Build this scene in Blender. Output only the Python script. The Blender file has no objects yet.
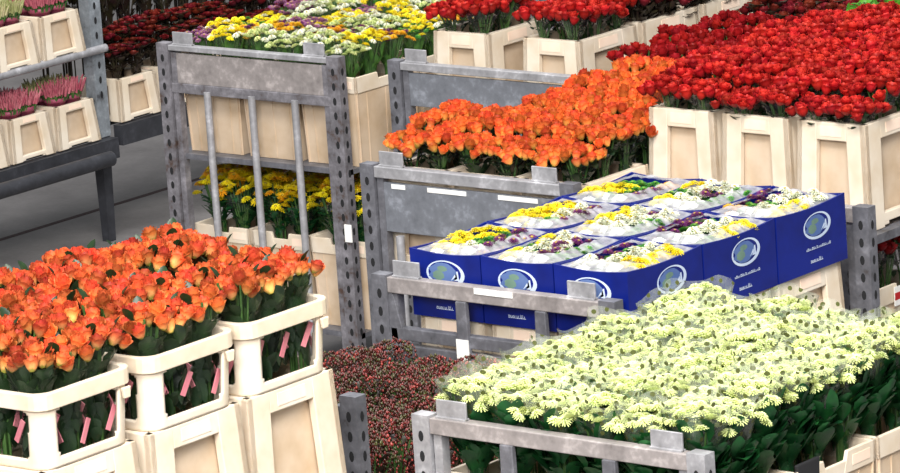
import bpy, math, random
from mathutils import Vector, Matrix
PI = math.pi
rnd = random.Random(7)
scene = bpy.context.scene
COL = scene.collection


# ------------------------------------------------------------------ helpers
class MB:
    """collects faces, builds them as one mesh"""
    def __init__(s):
        s.v, s.f, s.m, s.sm = [], [], [], []

    def poly(s, pts, m=0, smooth=False):
        b = len(s.v)
        s.v += [tuple(p) for p in pts]
        s.f.append(tuple(range(b, b + len(pts))))
        s.m.append(m)
        s.sm.append(smooth)

    def hexa(s, p, m=0):
        """p: 8 points, bottom loop 0-3 then top loop 4-7"""
        b = len(s.v)
        s.v += [tuple(q) for q in p]
        for q in ((3, 2, 1, 0), (4, 5, 6, 7), (0, 1, 5, 4), (1, 2, 6, 5), (2, 3, 7, 6), (3, 0, 4, 7)):
            s.f.append(tuple(b + i for i in q))
            s.m.append(m)
            s.sm.append(False)

    def box(s, x0, x1, y0, y1, z0, z1, m=0):
        s.hexa([(x0, y0, z0), (x1, y0, z0), (x1, y1, z0), (x0, y1, z0), (x0, y0, z1), (x1, y0, z1), (x1, y1, z1), (x0, y1, z1)], m)

    def grid(s, rows, m=0, smooth=True, closed=False):
        b = len(s.v)
        n = len(rows[0])
        for r in rows:
            s.v += [tuple(p) for p in r]
        for i in range(len(rows) - 1):
            for j in range(n if closed else n - 1):
                k = (j + 1) % n
                s.f.append((b + i * n + j, b + i * n + k, b + (i + 1) * n + k, b + (i + 1) * n + j))
                s.m.append(m)
                s.sm.append(smooth)

    def tube(s, a, b_, r, n=8, m=0, r2=None):
        a, b_ = Vector(a), Vector(b_)
        d = (b_ - a).normalized()
        u = d.orthogonal().normalized()
        w = d.cross(u)
        r2 = r if r2 is None else r2
        ra = [a + (u * math.cos(2 * PI * i / n) + w * math.sin(2 * PI * i / n)) * r for i in range(n)]
        rb = [b_ + (u * math.cos(2 * PI * i / n) + w * math.sin(2 * PI * i / n)) * r2 for i in range(n)]
        s.grid([ra, rb], m, True, True)
        s.poly(ra[::-1], m)
        s.poly(rb, m)

    def build(s, name, mats, parent=None, loc=None, bevel=0):
        me = bpy.data.meshes.new(name)
        me.from_pydata(s.v, [], s.f)
        if not isinstance(mats, (list, tuple)):
            mats = [mats]
        for m in mats:
            me.materials.append(m)
        me.polygons.foreach_set('material_index', s.m)
        me.polygons.foreach_set('use_smooth', s.sm)
        me.update()
        o = bpy.data.objects.new(name, me)
        COL.objects.link(o)
        if parent:
            o.parent = parent
        if loc:
            o.location = loc
        if bevel:
            md = o.modifiers.new('bevel', 'BEVEL')
            md.width = bevel
            md.segments = 2
            md.limit_method = 'ANGLE'
        return o


def tag(o, label=None, cat=None, group=None, kind=None):
    for k, v in (('label', label), ('category', cat), ('group', group), ('kind', kind)):
        if v:
            o[k] = v
    return o


def empty(name, loc=(0, 0, 0), rz=0, label=None, cat=None, group=None):
    o = bpy.data.objects.new(name, None)
    COL.objects.link(o)
    o.empty_display_size = .05
    o.location = loc
    o.rotation_euler.z = rz
    return tag(o, label, cat, group)


def copy_tree(o, parent=None):
    c = o.copy()
    COL.objects.link(c)
    if parent:
        c.parent = parent
    for ch in list(o.children):
        copy_tree(ch, c)
    return c


class Proto:
    """first use hands out the source itself, later uses hand out copies"""
    def __init__(s, root):
        s.root, s.used = root, False

    def place(s, loc, rz=0, label=None, cat=None, group=None, scale=None):
        if s.used:
            o = copy_tree(s.root)
        else:
            o, s.used = s.root, True
        o.location = loc
        o.rotation_euler.z = rz
        if scale:
            o.scale = scale
        return tag(o, label, cat, group)


# ------------------------------------------------------------------ materials
def srgb(r, g, b):
    f = lambda c: (c / 12.92 if c <= .04045 else ((c + .055) / 1.055) ** 2.4)
    return (f(r / 255), f(g / 255), f(b / 255), 1)


class N:
    def __init__(s, name):
        s.mat = bpy.data.materials.new(name)
        s.mat.use_nodes = True
        s.t = s.mat.node_tree
        s.t.nodes.clear()
        s.out = s.new('ShaderNodeOutputMaterial')

    def new(s, typ, **kw):
        n = s.t.nodes.new(typ)
        for k, v in kw.items():
            setattr(n, k, v)
        return n

    def link(s, a, b):
        s.t.links.new(a, b)

    def math(s, op, a, b=None, c=None):
        n = s.new('ShaderNodeMath', operation=op)
        for i, x in enumerate((a, b, c)):
            if x is None:
                continue
            if isinstance(x, (int, float)):
                n.inputs[i].default_value = x
            else:
                s.link(x, n.inputs[i])
        return n.outputs[0]

    def ramp(s, fac, stops):
        n = s.new('ShaderNodeValToRGB')
        e = n.color_ramp.elements
        while len(e) < len(stops):
            e.new(.5)
        for i, (p, c) in enumerate(stops):
            e[i].position = p
            e[i].color = c
        s.link(fac, n.inputs[0])
        return n.outputs[0]

    def noise(s, scale, detail=3, coord='Object', rough=.55):
        tc = s.new('ShaderNodeTexCoord')
        n = s.new('ShaderNodeTexNoise')
        n.inputs['Scale'].default_value = scale
        n.inputs['Detail'].default_value = detail
        n.inputs['Roughness'].default_value = rough
        s.link(tc.outputs[coord], n.inputs['Vector'])
        return n.outputs['Fac']

    def mixc(s, fac, a, b, mode='MIX'):
        n = s.new('ShaderNodeMix', data_type='RGBA', blend_type=mode)
        for sock, x in ((n.inputs[0], fac), (n.inputs[6], a), (n.inputs[7], b)):
            if isinstance(x, (int, float, tuple)):
                sock.default_value = x
            else:
                s.link(x, sock)
        return n.outputs[2]

    def bsdf(s, color, rough=.6, metal=0, spec=.4):
        b = s.new('ShaderNodeBsdfPrincipled')
        if isinstance(color, tuple):
            b.inputs['Base Color'].default_value = color
        else:
            s.link(color, b.inputs['Base Color'])
        b.inputs['Roughness'].default_value = rough
        b.inputs['Metallic'].default_value = metal
        b.inputs['Specular IOR Level'].default_value = spec
        return b

    def finish(s, sh):
        s.link(sh.outputs[0], s.out.inputs[0])
        return s.mat

    def translucent(s, b, color, fac):
        t = s.new('ShaderNodeBsdfTranslucent')
        if isinstance(color, tuple):
            t.inputs[0].default_value = color
        else:
            s.link(color, t.inputs[0])
        mx = s.new('ShaderNodeMixShader')
        mx.inputs[0].default_value = fac
        s.link(b.outputs[0], mx.inputs[1])
        s.link(t.outputs[0], mx.inputs[2])
        return mx

    def obj_random(s):
        return s.new('ShaderNodeObjectInfo').outputs['Random']


def plastic(name, c, c2, rough=.45, trans=0, scale=9):
    n = N(name)
    col = n.ramp(n.noise(scale), [(.3, c2), (.62, c)])
    r = n.obj_random()
    col = n.mixc(n.math('MULTIPLY', r, .25), col, c2)
    b = n.bsdf(col, rough)
    if trans:
        b = n.translucent(b, col, trans)
    return n.finish(b)


def metal(name, c, rust, amount=.42, met=.35):
    n = N(name)
    f = n.noise(14, 5)
    f2 = n.noise(60, 3)
    k = n.math('ADD', n.math('MULTIPLY', f, .7), n.math('MULTIPLY', f2, .3))
    dark = tuple(x * .7 for x in c[:3]) + (1,)
    light = tuple(min(1, x * 1.6) for x in c[:3]) + (1,)
    col = n.ramp(k, [(amount - .1, rust), (amount, dark), (.55, c), (.68, light)])
    return n.finish(n.bsdf(col, .5, met))


def petal(name, stops, height, trans=.3, hue=.03, val=.25, rough=.5):
    """stops: colour from the flower's base (0) to its tip (1)"""
    n = N(name)
    tc = n.new('ShaderNodeTexCoord')
    sx = n.new('ShaderNodeSeparateXYZ')
    n.link(tc.outputs['Object'], sx.inputs[0])
    z = n.math('DIVIDE', sx.outputs['Z'], height)
    z = n.math('ADD', z, n.math('MULTIPLY', n.math('SUBTRACT', n.noise(60, 2), .5), .5))
    col = n.ramp(z, stops)
    h = n.new('ShaderNodeHueSaturation')
    r = n.obj_random()
    n.link(n.math('ADD', n.math('MULTIPLY', r, hue * 1.4), .498), h.inputs['Hue'])
    r2 = n.math('FRACT', n.math('MULTIPLY', r, 17.3))
    n.link(n.math('ADD', n.math('MULTIPLY', n.math('SUBTRACT', r2, .5), val * 2), 1.0), h.inputs['Value'])
    n.link(col, h.inputs['Color'])
    b = n.bsdf(h.outputs[0], rough, spec=.25)
    return n.finish(n.translucent(b, h.outputs[0], trans))


def leaf(name, a, b, trans=.25, rough=.42):
    n = N(name)
    col = n.ramp(n.noise(22, 2), [(.3, a), (.7, b)])
    col = n.mixc(n.math('MULTIPLY', n.obj_random(), .35), col, a)
    return n.finish(n.translucent(n.bsdf(col, rough, spec=.5), col, trans))


def film(name, tint, body, gloss=.12, dots=None, top=None):
    """clear wrapping film: see-through, a milky share and a sheen; dots = (rows per metre, dots per turn, colour, from z)"""
    n = N(name)
    tr = n.new('ShaderNodeBsdfTransparent')
    di = n.bsdf(tint, .25, spec=.6)
    dt = n.translucent(di, tint, .4)
    mx = n.new('ShaderNodeMixShader')
    fac = n.math('ADD', n.math('MULTIPLY', n.math('POWER', n.noise(28, 3), 2), body * 2.2), body * .4)
    if top:
        tc0 = n.new('ShaderNodeTexCoord')
        sz = n.new('ShaderNodeSeparateXYZ')
        n.link(tc0.outputs['Object'], sz.inputs[0])
        mr = n.new('ShaderNodeMapRange')
        mr.inputs[1].default_value = top - .12
        mr.inputs[2].default_value = top
        mr.inputs[3].default_value = .04
        n.link(sz.outputs['Z'], mr.inputs[0])
        fac = n.math('MULTIPLY', fac, mr.outputs[0])
    n.link(fac, mx.inputs[0])
    n.link(tr.outputs[0], mx.inputs[1])
    n.link(dt.outputs[0], mx.inputs[2])
    gl = n.new('ShaderNodeBsdfGlossy')
    gl.inputs['Roughness'].default_value = .18
    lw = n.new('ShaderNodeLayerWeight')
    lw.inputs[0].default_value = .35
    m2 = n.new('ShaderNodeMixShader')
    n.link(n.math('MULTIPLY', lw.outputs['Facing'], gloss * 2), m2.inputs[0])
    n.link(mx.outputs[0], m2.inputs[1])
    n.link(gl.outputs[0], m2.inputs[2])
    last = m2
    if dots:
        rows, per, dc, z0 = dots
        tc = n.new('ShaderNodeTexCoord')
        sx = n.new('ShaderNodeSeparateXYZ')
        n.link(tc.outputs['Object'], sx.inputs[0])
        ang = n.math('ARCTAN2', sx.outputs['Y'], sx.outputs['X'])
        u = n.math('FRACT', n.math('MULTIPLY', n.math('ADD', ang, PI), per / (2 * PI)))
        v = n.math('FRACT', n.math('MULTIPLY', sx.outputs['Z'], rows))
        du = n.math('SUBTRACT', u, .5)
        dv = n.math('SUBTRACT', v, .5)
        d = n.math('ADD', n.math('MULTIPLY', du, n.math('MULTIPLY', du, 1.6)), n.math('MULTIPLY', dv, dv))
        k = n.math('MULTIPLY', n.math('LESS_THAN', d, .05), n.math('GREATER_THAN', sx.outputs['Z'], z0))
        m3 = n.new('ShaderNodeMixShader')
        n.link(k, m3.inputs[0])
        n.link(last.outputs[0], m3.inputs[1])
        n.link(n.bsdf(dc, .4).outputs[0], m3.inputs[2])
        last = m3
    return n.finish(last)


M = {}
M['cream'] = plastic('cream_plastic', srgb(238, 226, 208), srgb(222, 204, 178), .4, .12)
M['tan'] = plastic('tan_plastic', srgb(226, 205, 180), srgb(206, 180, 148), .45, .18)
M['label_plate'] = plastic('moulded_label_plate', srgb(248, 226, 206), srgb(238, 208, 184), .5)
M['steel'] = metal('worn_grey_steel', srgb(112, 112, 118), srgb(70, 62, 60), .40)
M['steel_rust'] = metal('weathered_steel', srgb(128, 125, 130), srgb(84, 66, 58), .44)
M['galv'] = metal('pale_galvanised_steel', srgb(160, 159, 162), srgb(112, 106, 102), .36, .3)
M['panel'] = metal('grey_painted_panel', srgb(118, 121, 128), srgb(92, 90, 92), .33, .2)
M['board'] = metal('weathered_grey_board', srgb(142, 135, 133), srgb(100, 92, 88), .38, 0)
M['rackmetal'] = metal('rack_post_steel', srgb(146, 152, 158), srgb(84, 84, 88), .4)
M['darkbeam'] = metal('dark_grey_painted_beam', srgb(52, 53, 58), srgb(36, 36, 38), .36, .1)
M['hole'] = plastic('dark_punched_hole', srgb(28, 28, 30), srgb(20, 20, 22), .8)
M['whitelabel'] = plastic('white_paper_label', srgb(240, 240, 236), srgb(224, 222, 216), .7)
M['blue'] = plastic('blue_printed_card', srgb(8, 30, 122), srgb(6, 22, 100), .42)
M['cardin'] = plastic('pale_card_inside', srgb(206, 200, 190), srgb(186, 178, 166), .7)
M['logo_white'] = plastic('white_print', srgb(206, 216, 230), srgb(176, 190, 212), .5)
M['logo_grey'] = plastic('grey_blue_print', srgb(96, 118, 164), srgb(70, 94, 146), .5)
M['logo_green'] = plastic('grey_green_print', srgb(112, 140, 122), srgb(92, 118, 106), .5)
M['stem'] = leaf('green_stem', srgb(58, 92, 44), srgb(84, 122, 58))
M['leaf_dark'] = leaf('dark_rose_leaf', srgb(20, 40, 24), srgb(44, 70, 36))
M['leaf_mid'] = leaf('mid_green_leaf', srgb(46, 84, 38), srgb(92, 134, 60))
M['leaf_deep'] = leaf('deep_green_chrysanthemum_leaf', srgb(14, 58, 30), srgb(34, 96, 44))
M['leaf_bright'] = leaf('bright_green_leaf', srgb(66, 140, 36), srgb(112, 184, 58), .35)
M['leaf_maroon'] = leaf('maroon_green_leaf', srgb(44, 26, 28), srgb(62, 60, 36))
M['pink_strip'] = plastic('pink_printed_strip', srgb(206, 132, 138), srgb(184, 104, 116), .45)
M['pot'] = plastic('mauve_plastic_pot', srgb(150, 70, 92), srgb(118, 48, 70), .5)
M['potrim'] = plastic('pale_pot_sleeve', srgb(202, 190, 192), srgb(180, 160, 166), .5, .2)
M['soil'] = plastic('potting_soil', srgb(52, 40, 32), srgb(36, 28, 24), .9)

M['rose_orange'] = petal('orange_rose_petals', [(.05, srgb(150, 140, 60)), (.25, srgb(242, 166, 104)), (.52, srgb(226, 114, 68)), (.92, srgb(198, 66, 50))], .043, .26, .016, .44)
M['rose_orange_small'] = petal('bright_orange_rose_petals', [(.05, srgb(170, 140, 60)), (.25, srgb(242, 154, 80)), (.6, srgb(230, 108, 56)), (.97, srgb(206, 70, 46))], .036, .26, .014, .36)
M['rose_red'] = petal('red_rose_petals', [(.05, srgb(96, 16, 16)), (.4, srgb(168, 24, 26)), (.75, srgb(154, 18, 22)), (1, srgb(204, 54, 46))], .038, .2, .004, .34)
M['rose_dark'] = petal('dark_red_rose_petals', [(.05, srgb(90, 10, 14)), (.5, srgb(140, 18, 22)), (1, srgb(156, 26, 30))], .038, .2, .004, .26)
M['maroon'] = petal('maroon_petals', [(.05, srgb(50, 14, 22)), (.6, srgb(104, 22, 34)), (1, srgb(126, 34, 44))], .04, .2, .02, .35)
M['lime'] = petal('pale_lime_petals', [(0, srgb(176, 196, 96)), (.3, srgb(226, 232, 156)), (.7, srgb(240, 242, 196)), (1, srgb(248, 248, 222))], .03, .3, .012, .1)
M['lime_eye'] = plastic('green_flower_eye', srgb(122, 150, 52), srgb(96, 124, 40), .7)
M['yellow'] = petal('yellow_petals', [(0, srgb(224, 194, 20)), (.4, srgb(246, 220, 36)), (1, srgb(252, 232, 80))], .03, .3, .015, .14)
M['gold'] = petal('golden_petals', [(0, srgb(190, 120, 20)), (.5, srgb(238, 170, 34)), (1, srgb(246, 200, 70))], .03, .3, .02, .14)
M['white'] = petal('white_petals', [(0, srgb(200, 206, 150)), (.5, srgb(240, 240, 226)), (1, srgb(250, 250, 246))], .03, .3, .01, .08)
M['mauve'] = petal('mauve_petals', [(0, srgb(96, 40, 84)), (.5, srgb(160, 100, 146)), (1, srgb(206, 170, 196))], .03, .3, .03, .25)
M['purple'] = petal('purple_petals', [(0, srgb(60, 20, 60)), (.5, srgb(118, 48, 110)), (1, srgb(160, 96, 150))], .03, .3, .03, .25)
M['cream_petal'] = petal('cream_petals', [(0, srgb(150, 170, 80)), (.5, srgb(226, 226, 160)), (1, srgb(244, 240, 204))], .03, .3, .02, .12)
M['greenbud'] = petal('green_button_petals', [(0, srgb(40, 90, 30)), (.5, srgb(88, 150, 50)), (1, srgb(130, 186, 80))], .03, .3, .02, .2)
M['eye'] = plastic('yellow_green_eye', srgb(172, 150, 44), srgb(140, 120, 36), .7)
M['heather'] = leaf('pink_heather_spikes', srgb(176, 74, 96), srgb(222, 140, 148), .3)
M['heather_pale'] = leaf('cream_green_heather_spikes', srgb(150, 160, 90), srgb(216, 204, 160), .3)
n = N('red_brown_berries')
tcol = n.ramp(n.noise(26, 3), [(.36, srgb(74, 74, 34)), (.46, srgb(60, 34, 24)), (.54, srgb(104, 32, 30)), (.68, srgb(158, 64, 54))])
M['berry'] = n.finish(n.bsdf(tcol, .4, spec=.5))

M['film_clear'] = film('clear_film', srgb(236, 240, 236), .05, .05, top=.5)
M['film_dots'] = film('dotted_clear_film', srgb(240, 246, 226), .16, .16, (34, 13, srgb(78, 82, 44), .505), top=.58)
M['film_milky'] = film('milky_film', srgb(248, 246, 250), .46, .12)
M['film_grey'] = film('grey_film', srgb(128, 116, 124), .16, .06, top=.45)
M['film_green'] = film('green_tinted_film', srgb(120, 150, 104), .08, .06, top=.66)
M['film_dark'] = film('smoky_film', srgb(92, 92, 100), .08, .05, top=.45)


# ------------------------------------------------------------------ flower pieces
def rose_mesh(name, h, r, mat, seed):
    R = random.Random(seed)
    mb = MB()
    for L, (npet, rr, hh, lip, ph) in enumerate(((3, .34, 1.0, -.12, .2), (4, .62, 1.0, -.06, .7), (4, .86, .95, .06, .1), (5, 1.0, .84, .26, .8))):
        for k in range(npet):
            a0 = ph + 2 * PI * k / npet + R.uniform(-.12, .12)
            spread = 2 * PI / npet * .66
            hs = hh * R.uniform(.93, 1.06)
            rows = []
            for v in (0, .3, .62, .88, 1.0):
                row = []
                for u in (-1, -.5, 0, .5, 1):
                    rad = rr * (.35 + .75 * math.sin(min(1, v * 1.25) * PI / 2)) * r * (1 - .07 * u * u)
                    if v > .6:
                        rad += lip * r * ((v - .6) / .4) ** 1.6 * (1 - .35 * u * u)
                    z = h * hs * (v - .16 * v * v * u * u) - (lip * h * .25 if v == 1 else 0)
                    a = a0 + u * spread * (.55 + .45 * math.sin(v * PI * .85))
                    row.append((rad * math.cos(a), rad * math.sin(a), z))
                rows.append(row)
            mb.grid(rows, 0, True)
    o = mb.build(name, mat)
    return o


def chrys_mesh(name, r, mat, eye, seed, rings=((15, 1.0, .0), (12, .8, .35), (8, .5, .62)), eye_r=.26):
    R = random.Random(seed)
    mb = MB()
    for n_, rr, lift in rings:
        for k in range(n_):
            a = 2 * PI * (k + R.uniform(-.2, .2)) / n_ + lift
            w = r * 1.7 * rr / n_ * 1.9
            L = r * rr * R.uniform(.9, 1.08)
            ca, sa = math.cos(a), math.sin(a)
            rows = []
            for t, wf, z in ((.15, .5, .25 + lift * .6), (.6, 1.0, .42 + lift * .62), (1.0, .55, .3 + lift * .75)):
                d = L * t
                row = [(d * ca - s * w * wf * sa * .5, d * sa + s * w * wf * ca * .5, r * (z + (.06 if s else 0))) for s in (-1, 0, 1)]
                rows.append(row)
            mb.grid(rows, 0, True)
    er = eye_r * r
    rows = []
    for i in range(4):
        t = i / 3 * PI / 2
        rows.append([(er * math.cos(t) * math.cos(2 * PI * j / 8), er * math.cos(t) * math.sin(2 * PI * j / 8), r * .72 + er * .6 * math.sin(t)) for j in range(8)])
    mb.grid(rows, 1, True, True)
    return mb.build(name, [mat, eye])


def add_leaf(mb, p, d, L, w, m=0, droop=.3, fold=.15):
    p, d = Vector(p), Vector(d).normalized()
    side = d.cross(Vector((0, 0, 1)))
    if side.length < 1e-3:
        side = Vector((1, 0, 0))
    side.normalize()
    nrm = side.cross(d)
    rows = []
    for t, wf in ((0, .12), (.3, .85), (.6, 1), (.85, .6), (1, .05)):
        c = p + d * (L * t) - Vector((0, 0, 1)) * (droop * L * t * t)
        rows.append([c - side * w * wf * .5 + nrm * fold * w * wf, c, c + side * w * wf * .5 + nrm * fold * w * wf])
    mb.grid(rows, m, True)


def foliage_mesh(Ht, z_lo, z_hi, nleaf, L, w, R0, R1, nstem, seed, up=.5, mats=None, parent=None, base=.02, zr=.34, rr=.024, poke=0):
    """stems from the base up to the flowers, leaves between z_lo and z_hi"""
    R = random.Random(seed)
    mb = MB()
    for k in range(nstem):
        a = R.uniform(0, 2 * PI)
        q = math.sqrt(R.random())
        zk = min(zr, Ht * .7)
        mid = (base * q * math.cos(a), base * q * math.sin(a), zk)
        mb.tube((mid[0], mid[1], 0), mid, .0035, 5, 0)
        mb.tube(mid, (R1 * .9 * q * math.cos(a), R1 * .9 * q * math.sin(a), Ht - .035), .0035, 5, 0)
    for k in range(nleaf):
        a = R.uniform(0, 2 * PI)
        z = R.uniform(z_lo, z_hi)
        rad = (R0 + (R1 - R0) * (z / Ht)) * R.uniform(.35, .95)
        p = (rad * math.cos(a), rad * math.sin(a), z)
        a2 = a + R.uniform(-.9, .9)
        add_leaf(mb, p, (math.cos(a2) * (1 - up), math.sin(a2) * (1 - up), up + R.uniform(-.3, .3)), L * R.uniform(.7, 1.2), w * R.uniform(.8, 1.2), 1, R.uniform(.1, .5))
    for i, (x, y, z) in enumerate(mb.v):
        q = math.hypot(x, y)
        lim = rr if z < zr else min(rr + (z - zr) * .75, R1 * 1.12)
        z2 = min(z, Ht - .022)
        if q > lim:
            x, y = x * lim / q, y * lim / q
        mb.v[i] = (x, y, max(z2, .002))
    for k in range(poke):
        a = R.uniform(0, 2 * PI)
        q = R.uniform(.2, 1) * R1
        add_leaf(mb, (q * math.cos(a), q * math.sin(a), Ht - .045), (math.cos(a) * .5, math.sin(a) * .5, .9), .062, .032, 1, .1)
    return mb.build('foliage', mats, parent)


def sleeve_mesh(z0, z1, r0, r1, seed, mat, parent, n_=20, power=1.0, flare=.006, zig=.012, zr=.36):
    R = random.Random(seed)
    ph = [R.uniform(0, 6.28) for _ in range(3)]
    rows = []
    for i in range(9):
        t = i / 8
        row = []
        for j in range(n_):
            a = 2 * PI * j / n_
            sq = 1 / max(abs(math.cos(a)), abs(math.sin(a)))
            zz = z0 + (z1 - z0) * t
            k_ = max(0, (zz - zr) / (z1 - zr)) if z1 > zr else 0
            rr = (r0 + (r1 - r0) * k_ ** power) * (.55 + .45 * min(sq, 1.25))
            rr += flare * k_ * math.sin(4 * a + ph[0]) + .5 * flare * k_ * math.sin(7 * a + ph[1] + 3 * t)
            z = z0 + (z1 - z0) * t + zig * t * math.sin(3 * a + ph[2])
            row.append((rr * math.cos(a), rr * math.sin(a), z))
        rows.append(row)
    mb = MB()
    mb.grid(rows, 0, True, True)
    return mb.build('sleeve', mat, parent)


def spots(n_, R_, R, square=True):
    """well-spaced points in a square of half-size R_"""
    pts = []
    for _ in range(n_):
        best, bd = None, -1
        for _t in range(24):
            p = (R.uniform(-R_, R_), R.uniform(-R_, R_))
            d = min([math.hypot(p[0] - q[0], p[1] - q[1]) for q in pts] or [9])
            if d > bd:
                best, bd = p, d
        pts.append(best)
    return pts


BLOOM_SRC = []


def make_bunch(name, bloom_name, blooms, nbloom, Ht, half, fol, sleeve, seed, dome=.02, bscale=(.88, 1.14), extra=None):
    """a wrapped bunch: blooms (list of source objects), foliage, sleeve"""
    R = random.Random(seed)
    root = empty(name)
    for (x, y) in spots(nbloom, half, R):
        src = R.choice(blooms)
        b = bpy.data.objects.new(bloom_name, src.data)
        COL.objects.link(b)
        b.parent = root
        q = (x * x + y * y) / (half * half)
        hh = src['bloom_h']
        b.location = (x, y, Ht - hh - dome * q + R.uniform(-.014, .008))
        tilt = .32
        b.rotation_euler = (-y / half * tilt + R.uniform(-.2, .2), x / half * tilt + R.uniform(-.2, .2), R.uniform(0, 6.28))
        s = R.uniform(*bscale)
        b.scale = (s, s, s)
    if fol:
        foliage_mesh(seed=seed + 1, parent=root, **fol)
    sl = sleeve_mesh(seed=seed + 2, parent=root, **sleeve) if sleeve else None
    if extra:
        extra(sl, R)
    return root


def bloom_set(kind, n_, **kw):
    out = []
    for i in range(n_):
        if kind == 'rose':
            o = rose_mesh('rose_bloom', kw['h'], kw['r'], kw['mat'], 11 + i)
            o['bloom_h'] = kw['h']
        else:
            o = chrys_mesh('flower_head', kw['r'], kw['mat'], kw['eye'], 31 + i, **({'eye_r': kw['eye_r']} if 'eye_r' in kw else {}))
            o['bloom_h'] = kw['r'] * .8
        BLOOM_SRC.append(o)
        out.append(o)
    return out


B_orange = bloom_set('rose', 3, h=.043, r=.0175, mat=M['rose_orange'])
B_orange2 = bloom_set('rose', 3, h=.036, r=.0155, mat=M['rose_orange_small'])
B_red = bloom_set('rose', 3, h=.038, r=.0178, mat=M['rose_red'])
B_dark = bloom_set('rose', 2, h=.038, r=.0178, mat=M['rose_dark'])
B_maroon = bloom_set('rose', 2, h=.036, r=.018, mat=M['maroon'])
B_lime = bloom_set('chrys', 3, r=.021, mat=M['lime'], eye=M['lime_eye'], eye_r=.16)
CH = {}
for key, r_, e_ in (('yellow', .021, 'eye'), ('gold', .021, 'eye'), ('white', .021, 'eye'), ('mauve', .020, 'eye'), ('purple', .019, 'eye'), ('cream_petal', .020, 'lime_eye'), ('greenbud', .017, 'lime_eye')):
    CH[key] = bloom_set('chrys', 2, r=r_, mat=M[key], eye=M[e_])


def strips(z, r):
    def f(root, R):
        # printed pink strips on two sides of the sleeve
        mb = None
        for a in (0, PI / 2, PI, 3 * PI / 2):
            mb = MB()
            c = Vector((r * math.cos(a), r * math.sin(a), z + R.uniform(-.03, .03)))
            t = Vector((-math.sin(a), math.cos(a), 0))
            up = (Vector((0, 0, 1)) * .8 + t * .45).normalized()
            sd = up.cross(Vector((math.cos(a), math.sin(a), 0))).normalized()
            nn = Vector((math.cos(a), math.sin(a), 0)) * .0015
            pts = []
            for du, ds in ((-.036, -.0085), (-.036, .0085), (.036, .0085), (.036, -.0085)):
                pts.append(c + up * du + sd * ds)
            mb.hexa([p - nn for p in pts] + [p + nn for p in pts], 0)
            o = mb.build('label_strip', M['pink_strip'], root)
            o['label'] = 'pink printed strip on the wrapping'
    return f


SD = [M['stem'], M['leaf_dark']]
SM = [M['stem'], M['leaf_mid']]
SDeep = [M['stem'], M['leaf_deep']]


def protos(k, fn):
    return [Proto(fn(i)) for i in range(k)]


P_orange = protos(3, lambda i: make_bunch('rose_bunch', 'rose_bloom', B_orange, 20, .70, .064,
    dict(Ht=.70, z_lo=.36, z_hi=.60, nleaf=84, L=.085, w=.046, R0=.045, R1=.066, nstem=9, mats=[M['stem'], M['leaf_dark']], up=.75, poke=2, zr=.57, rr=.044, base=.03),
    dict(z0=.12, z1=.64, r0=.044, r1=.066, mat=M['film_green']), 100 + i * 7, extra=strips(.45, .059)))
P_red = protos(3, lambda i: make_bunch('rose_bunch', 'rose_bloom', B_red, 25, .49, .076,
    dict(Ht=.49, z_lo=.2, z_hi=.41, nleaf=50, L=.06, w=.032, R0=.042, R1=.066, nstem=8, mats=SD, up=.4),
    dict(z0=.10, z1=.43, r0=.026, r1=.068, mat=M['film_grey']), 200 + i * 7))
P_dark = protos(2, lambda i: make_bunch('rose_bunch', 'rose_bloom', B_dark, 18, .54, .074,
    dict(Ht=.54, z_lo=.22, z_hi=.49, nleaf=34, L=.06, w=.03, R0=.042, R1=.066, nstem=8, mats=SD, up=.4),
    dict(z0=.10, z1=.475, r0=.026, r1=.068, mat=M['film_grey']), 250 + i * 7))
P_orange2 = protos(3, lambda i: make_bunch('rose_bunch', 'rose_bloom', B_orange2, 30, .49, .072,
    dict(Ht=.49, z_lo=.22, z_hi=.41, nleaf=90, L=.06, w=.03, R0=.042, R1=.064, nstem=8, mats=SD, up=.45),
    dict(z0=.10, z1=.42, r0=.026, r1=.066, mat=M['film_dark']), 300 + i * 7))
P_lime = protos(4, lambda i: make_bunch('chrysanthemum_bunch', 'flower_head', B_lime, 42, .60, .08,
    dict(Ht=.60, z_lo=.30, z_hi=.52, nleaf=120, L=.10, w=.05, R0=.042, R1=.08, nstem=9, mats=SDeep, up=.62),
    dict(z0=.12, z1=.605, r0=.026, r1=.086, mat=M['film_dots'], flare=.008, zig=.014, n_=28), 400 + i * 7, dome=.03))
MIX = {}
MIXW = ('white', 'purple', 'cream_petal', 'mauve', 'cream_petal', 'white', 'yellow')
for i, key in enumerate(CH):
    MIX[key] = Proto(make_bunch('chrysanthemum_bunch', 'flower_head', CH[key] * 3 + CH[MIXW[i]], 30, .49, .07,
        dict(Ht=.49, z_lo=.24, z_hi=.40, nleaf=60, L=.09, w=.022, R0=.042, R1=.066, nstem=12, mats=SM, up=.85),
        dict(z0=.10, z1=.455, r0=.026, r1=.067, mat=M['film_clear']), 500 + i * 7, dome=.016, bscale=(.68, .95)))
P_yel = protos(2, lambda i: make_bunch('chrysanthemum_bunch', 'flower_head', CH['yellow'] + CH['yellow'] + CH['gold'], 34, .57, .07,
    dict(Ht=.55, z_lo=.3, z_hi=.49, nleaf=80, L=.07, w=.034, R0=.042, R1=.07, nstem=8, mats=SDeep, up=.4),
    dict(z0=.10, z1=.47, r0=.026, r1=.066, mat=M['film_clear']), 600 + i * 7, dome=.06, bscale=(1, 1.3)))
SHORT = {}
for i, key in enumerate(('yellow', 'white', 'purple', 'greenbud', 'gold')):
    SHORT[key] = Proto(make_bunch('chrysanthemum_bunch', 'flower_head', CH[key], 7, .225, .032,
        dict(Ht=.225, z_lo=.08, z_hi=.21, nleaf=16, L=.05, w=.02, R0=.018, R1=.03, nstem=5, mats=SM, up=.5, base=.014),
        None, 700 + i * 7, dome=.012))
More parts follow.
